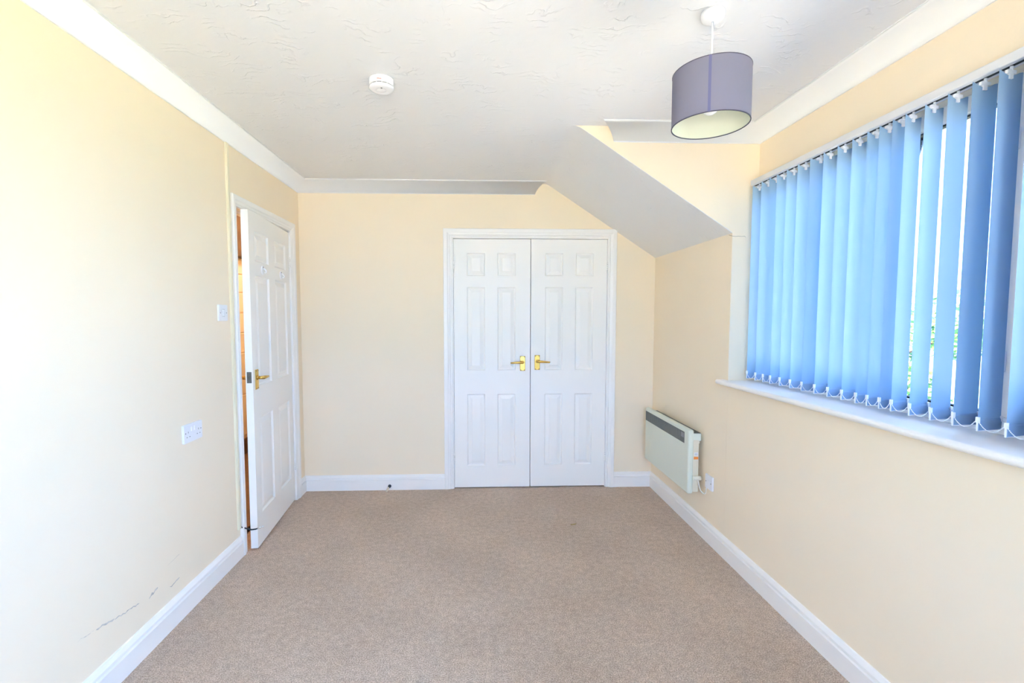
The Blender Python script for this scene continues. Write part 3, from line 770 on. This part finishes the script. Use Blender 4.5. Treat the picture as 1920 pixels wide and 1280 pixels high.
tag(fx, 'cream flex looping from the heater to the outlet plate', 'cable')

# ------------------------------------------------------------------ small things on the floor
ds = empty('door_stop', (-0.690, D - 0.018, 0.034))
obj('mount', MB().tube([(0, 0.0, 0), (0, -0.006, 0), (-0.002, -0.016, -0.002), (-0.004, -0.022, -0.004)], [0.013, 0.013, 0.0105, 0.006], 16), 'stopper', ds)
obj('rubber_tip', MB().tube([(-0.004, -0.020, -0.004), (-0.013, -0.046, -0.019), (-0.016, -0.056, -0.0235)], [0.006, 0.0095, 0.0085], 14), 'rubber', ds)
tag(ds, 'small dark door stop with a pale tip at the far skirting board', 'door stop')
t = MB(); rows = []
for i in range(7):
    a = -1 + 2 * i / 6
    wd = 0.008 * (1 - a * a) + 0.001
    rows.append([(0.021 * a, wd * q, 0.003 + 0.005 * a * a + 0.003 * abs(q)) for q in (-1, -0.5, 0, 0.5, 1)])
t.grid(rows); t.grid([[(x, y_, z_ - 0.0012) for x, y_, z_ in r] for r in rows])
o = obj('dry_leaf', t, 'flake', None, (0.643, 3.004, 0.0)); o.rotation_euler = (0, 0, 0.25)
tag(o, 'tiny curled dry leaf lying on the carpet', 'leaf')

# ------------------------------------------------------------------ marks with a shape of their own
def scuff(pts, w, m, parent, name='scuff_mark'):
    """thin smear on the left wall along (y, z) points"""
    t = MB(); top = []; bot = []
    for k, (yy, zz_) in enumerate(pts):
        h = w * (0.25 if k in (0, len(pts) - 1) else random.uniform(0.5, 1.2))
        top.append((XL + 0.0006, yy, zz_ + h)); bot.append((XL + 0.0006, yy, zz_ - h))
    t.grid([bot, top], smooth=False); obj(name, t, m, parent)
def jag(a, b, n, amp): return [(a[0] + (b[0] - a[0]) * k / n, a[1] + (b[1] - a[1]) * k / n + random.uniform(-amp, amp)) for k in range(n + 1)]
scuff(jag((1.585, 0.276), (1.655, 0.268), 6, 0.003), 0.0016, 'smear2', wl)
scuff(jag((1.660, 0.268), (1.745, 0.247), 9, 0.005), 0.0035, 'smear', wl)
scuff(jag((1.745, 0.247), (1.875, 0.226), 12, 0.004), 0.0022, 'smear', wl)
scuff(jag((1.930, 0.214), (1.985, 0.232), 6, 0.006), 0.0060, 'smear', wl)
scuff(jag((2.06, 0.182), (2.13, 0.186), 6, 0.004), 0.0030, 'smear', wl)
scuff(jag((2.05, 0.290), (2.14, 0.296), 6, 0.004), 0.0012, 'smear2', wl)
# hairline crack from the soffit corner across the reveal
t = MB(); cp_ = [(XR - 0.02, 1.833), (XR, 1.828), (1.444, 1.826), (1.462, 1.8275), (1.480, 1.826), (1.496, 1.828), (1.503, 1.822), (1.505, 1.806)]
t.grid([[(x, YC - 0.0006, z - 0.0008) for x, z in cp_], [(x, YC - 0.0006, z + 0.0008) for x, z in cp_]], smooth=False)
obj('crack', t, 'crack', ck)

# ------------------------------------------------------------------ outside
t = MB(); t.box((1.9, -22, -2.78), (14.0, 26, -2.69)); t.box((-14, -22, -2.78), (1.9, -1.3, -2.69))  # pale ground added to bounce sunlight up to the ceiling
tag(obj('bounce_gravel', t, 'gravel'), 'unseen pale gravel added below the windows to bounce sunlight indoors', 'drive', 'structure')
t = MB(); t.box((1.9, -40, -2.8), (60, 45, -2.7)); t.box((-40, -60, -2.8), (1.9, -1.3, -2.7))
tag(obj('lawn', t, 'lawn'), 'green lawn below the windows outside', 'lawn', 'structure')
def foliage(n, clumps, size):
    t = MB()
    for _ in range(n):
        c, r = random.choice(clumps)
        d = Vector((random.gauss(0, 1), random.gauss(0, 1), random.gauss(0, 1))).normalized() * (random.random() ** 0.45)
        p = Vector(c) + Vector((d.x * r[0], d.y * r[1], d.z * r[2]))
        a = Vector((random.gauss(0, 1), random.gauss(0, 1), random.gauss(0, 0.5))).normalized(); b = a.orthogonal().normalized()
        s_ = size * random.uniform(0.6, 1.3)
        t.face([p - a * s_, p + b * s_ * 0.45, p + a * s_, p - b * s_ * 0.45])
    return t
for (x, y_, h, lab) in ((8.6, 10.2, 3.9, 'leafy green tree outside, further from the viewer, glimpsed between slats'),
                        (8.2, 4.0, 3.3, 'leafy green tree outside, nearer the viewer, glimpsed between slats')):
    tr_ = empty('garden_tree', (x, y_, -2.7))
    t = MB(); t.tube([(0, 0, 0), (0.05, 0.02, 1.2), (0.0, 0.1, 2.4), (0.1, 0.0, h)], [0.20, 0.16, 0.13, 0.05], 12)
    obj('trunk', t, 'bark', tr_)
    for k in range(5):
        a = 2 * PI * k / 5
        t = MB(); t.tube([(0, 0.05, 1.6 + 0.25 * k), (0.6 * math.cos(a), 0.7 * math.sin(a), 2.2 + 0.25 * k), (1.2 * math.cos(a), 1.5 * math.sin(a), 2.8 + 0.2 * k)], [0.08, 0.05, 0.02], 8)
        obj('branch', t, 'bark', tr_)
    cl = [((random.uniform(-0.8, 0.8), random.uniform(-1.9, 1.9), random.uniform(1.7, h + 0.3)), (0.8, 0.95, 0.7)) for _ in range(13)]
    o = obj('foliage', foliage(9000, cl, 0.11), 'leaf', tr_, weld=False); o['kind'] = 'stuff'
    tag(tr_, lab, 'tree')

# unseen ceiling light added to light the hallway
hl = empty('hall_fill_lamp', (-1.9, 4.3, H))
t = MB(); t.lathe([(0.001, 0), (0.13, 0), (0.135, -0.02), (0.12, -0.05), (0.07, -0.075), (0.001, -0.08)], n=36)
em = bpy.data.materials.new('hall_fill_glow'); em.use_nodes = True
eb = em.node_tree.nodes['Principled BSDF']; eb.inputs['Base Color'].default_value = (0.9, 0.85, 0.75, 1)
eb.inputs['Emission Color'].default_value = (1, 0.88, 0.72, 1); eb.inputs['Emission Strength'].default_value = 30.0
M['opal'] = em
obj('diffuser', t, 'opal', hl)
tag(hl, 'unseen round opal light added to light the hallway behind the door', 'ceiling light')
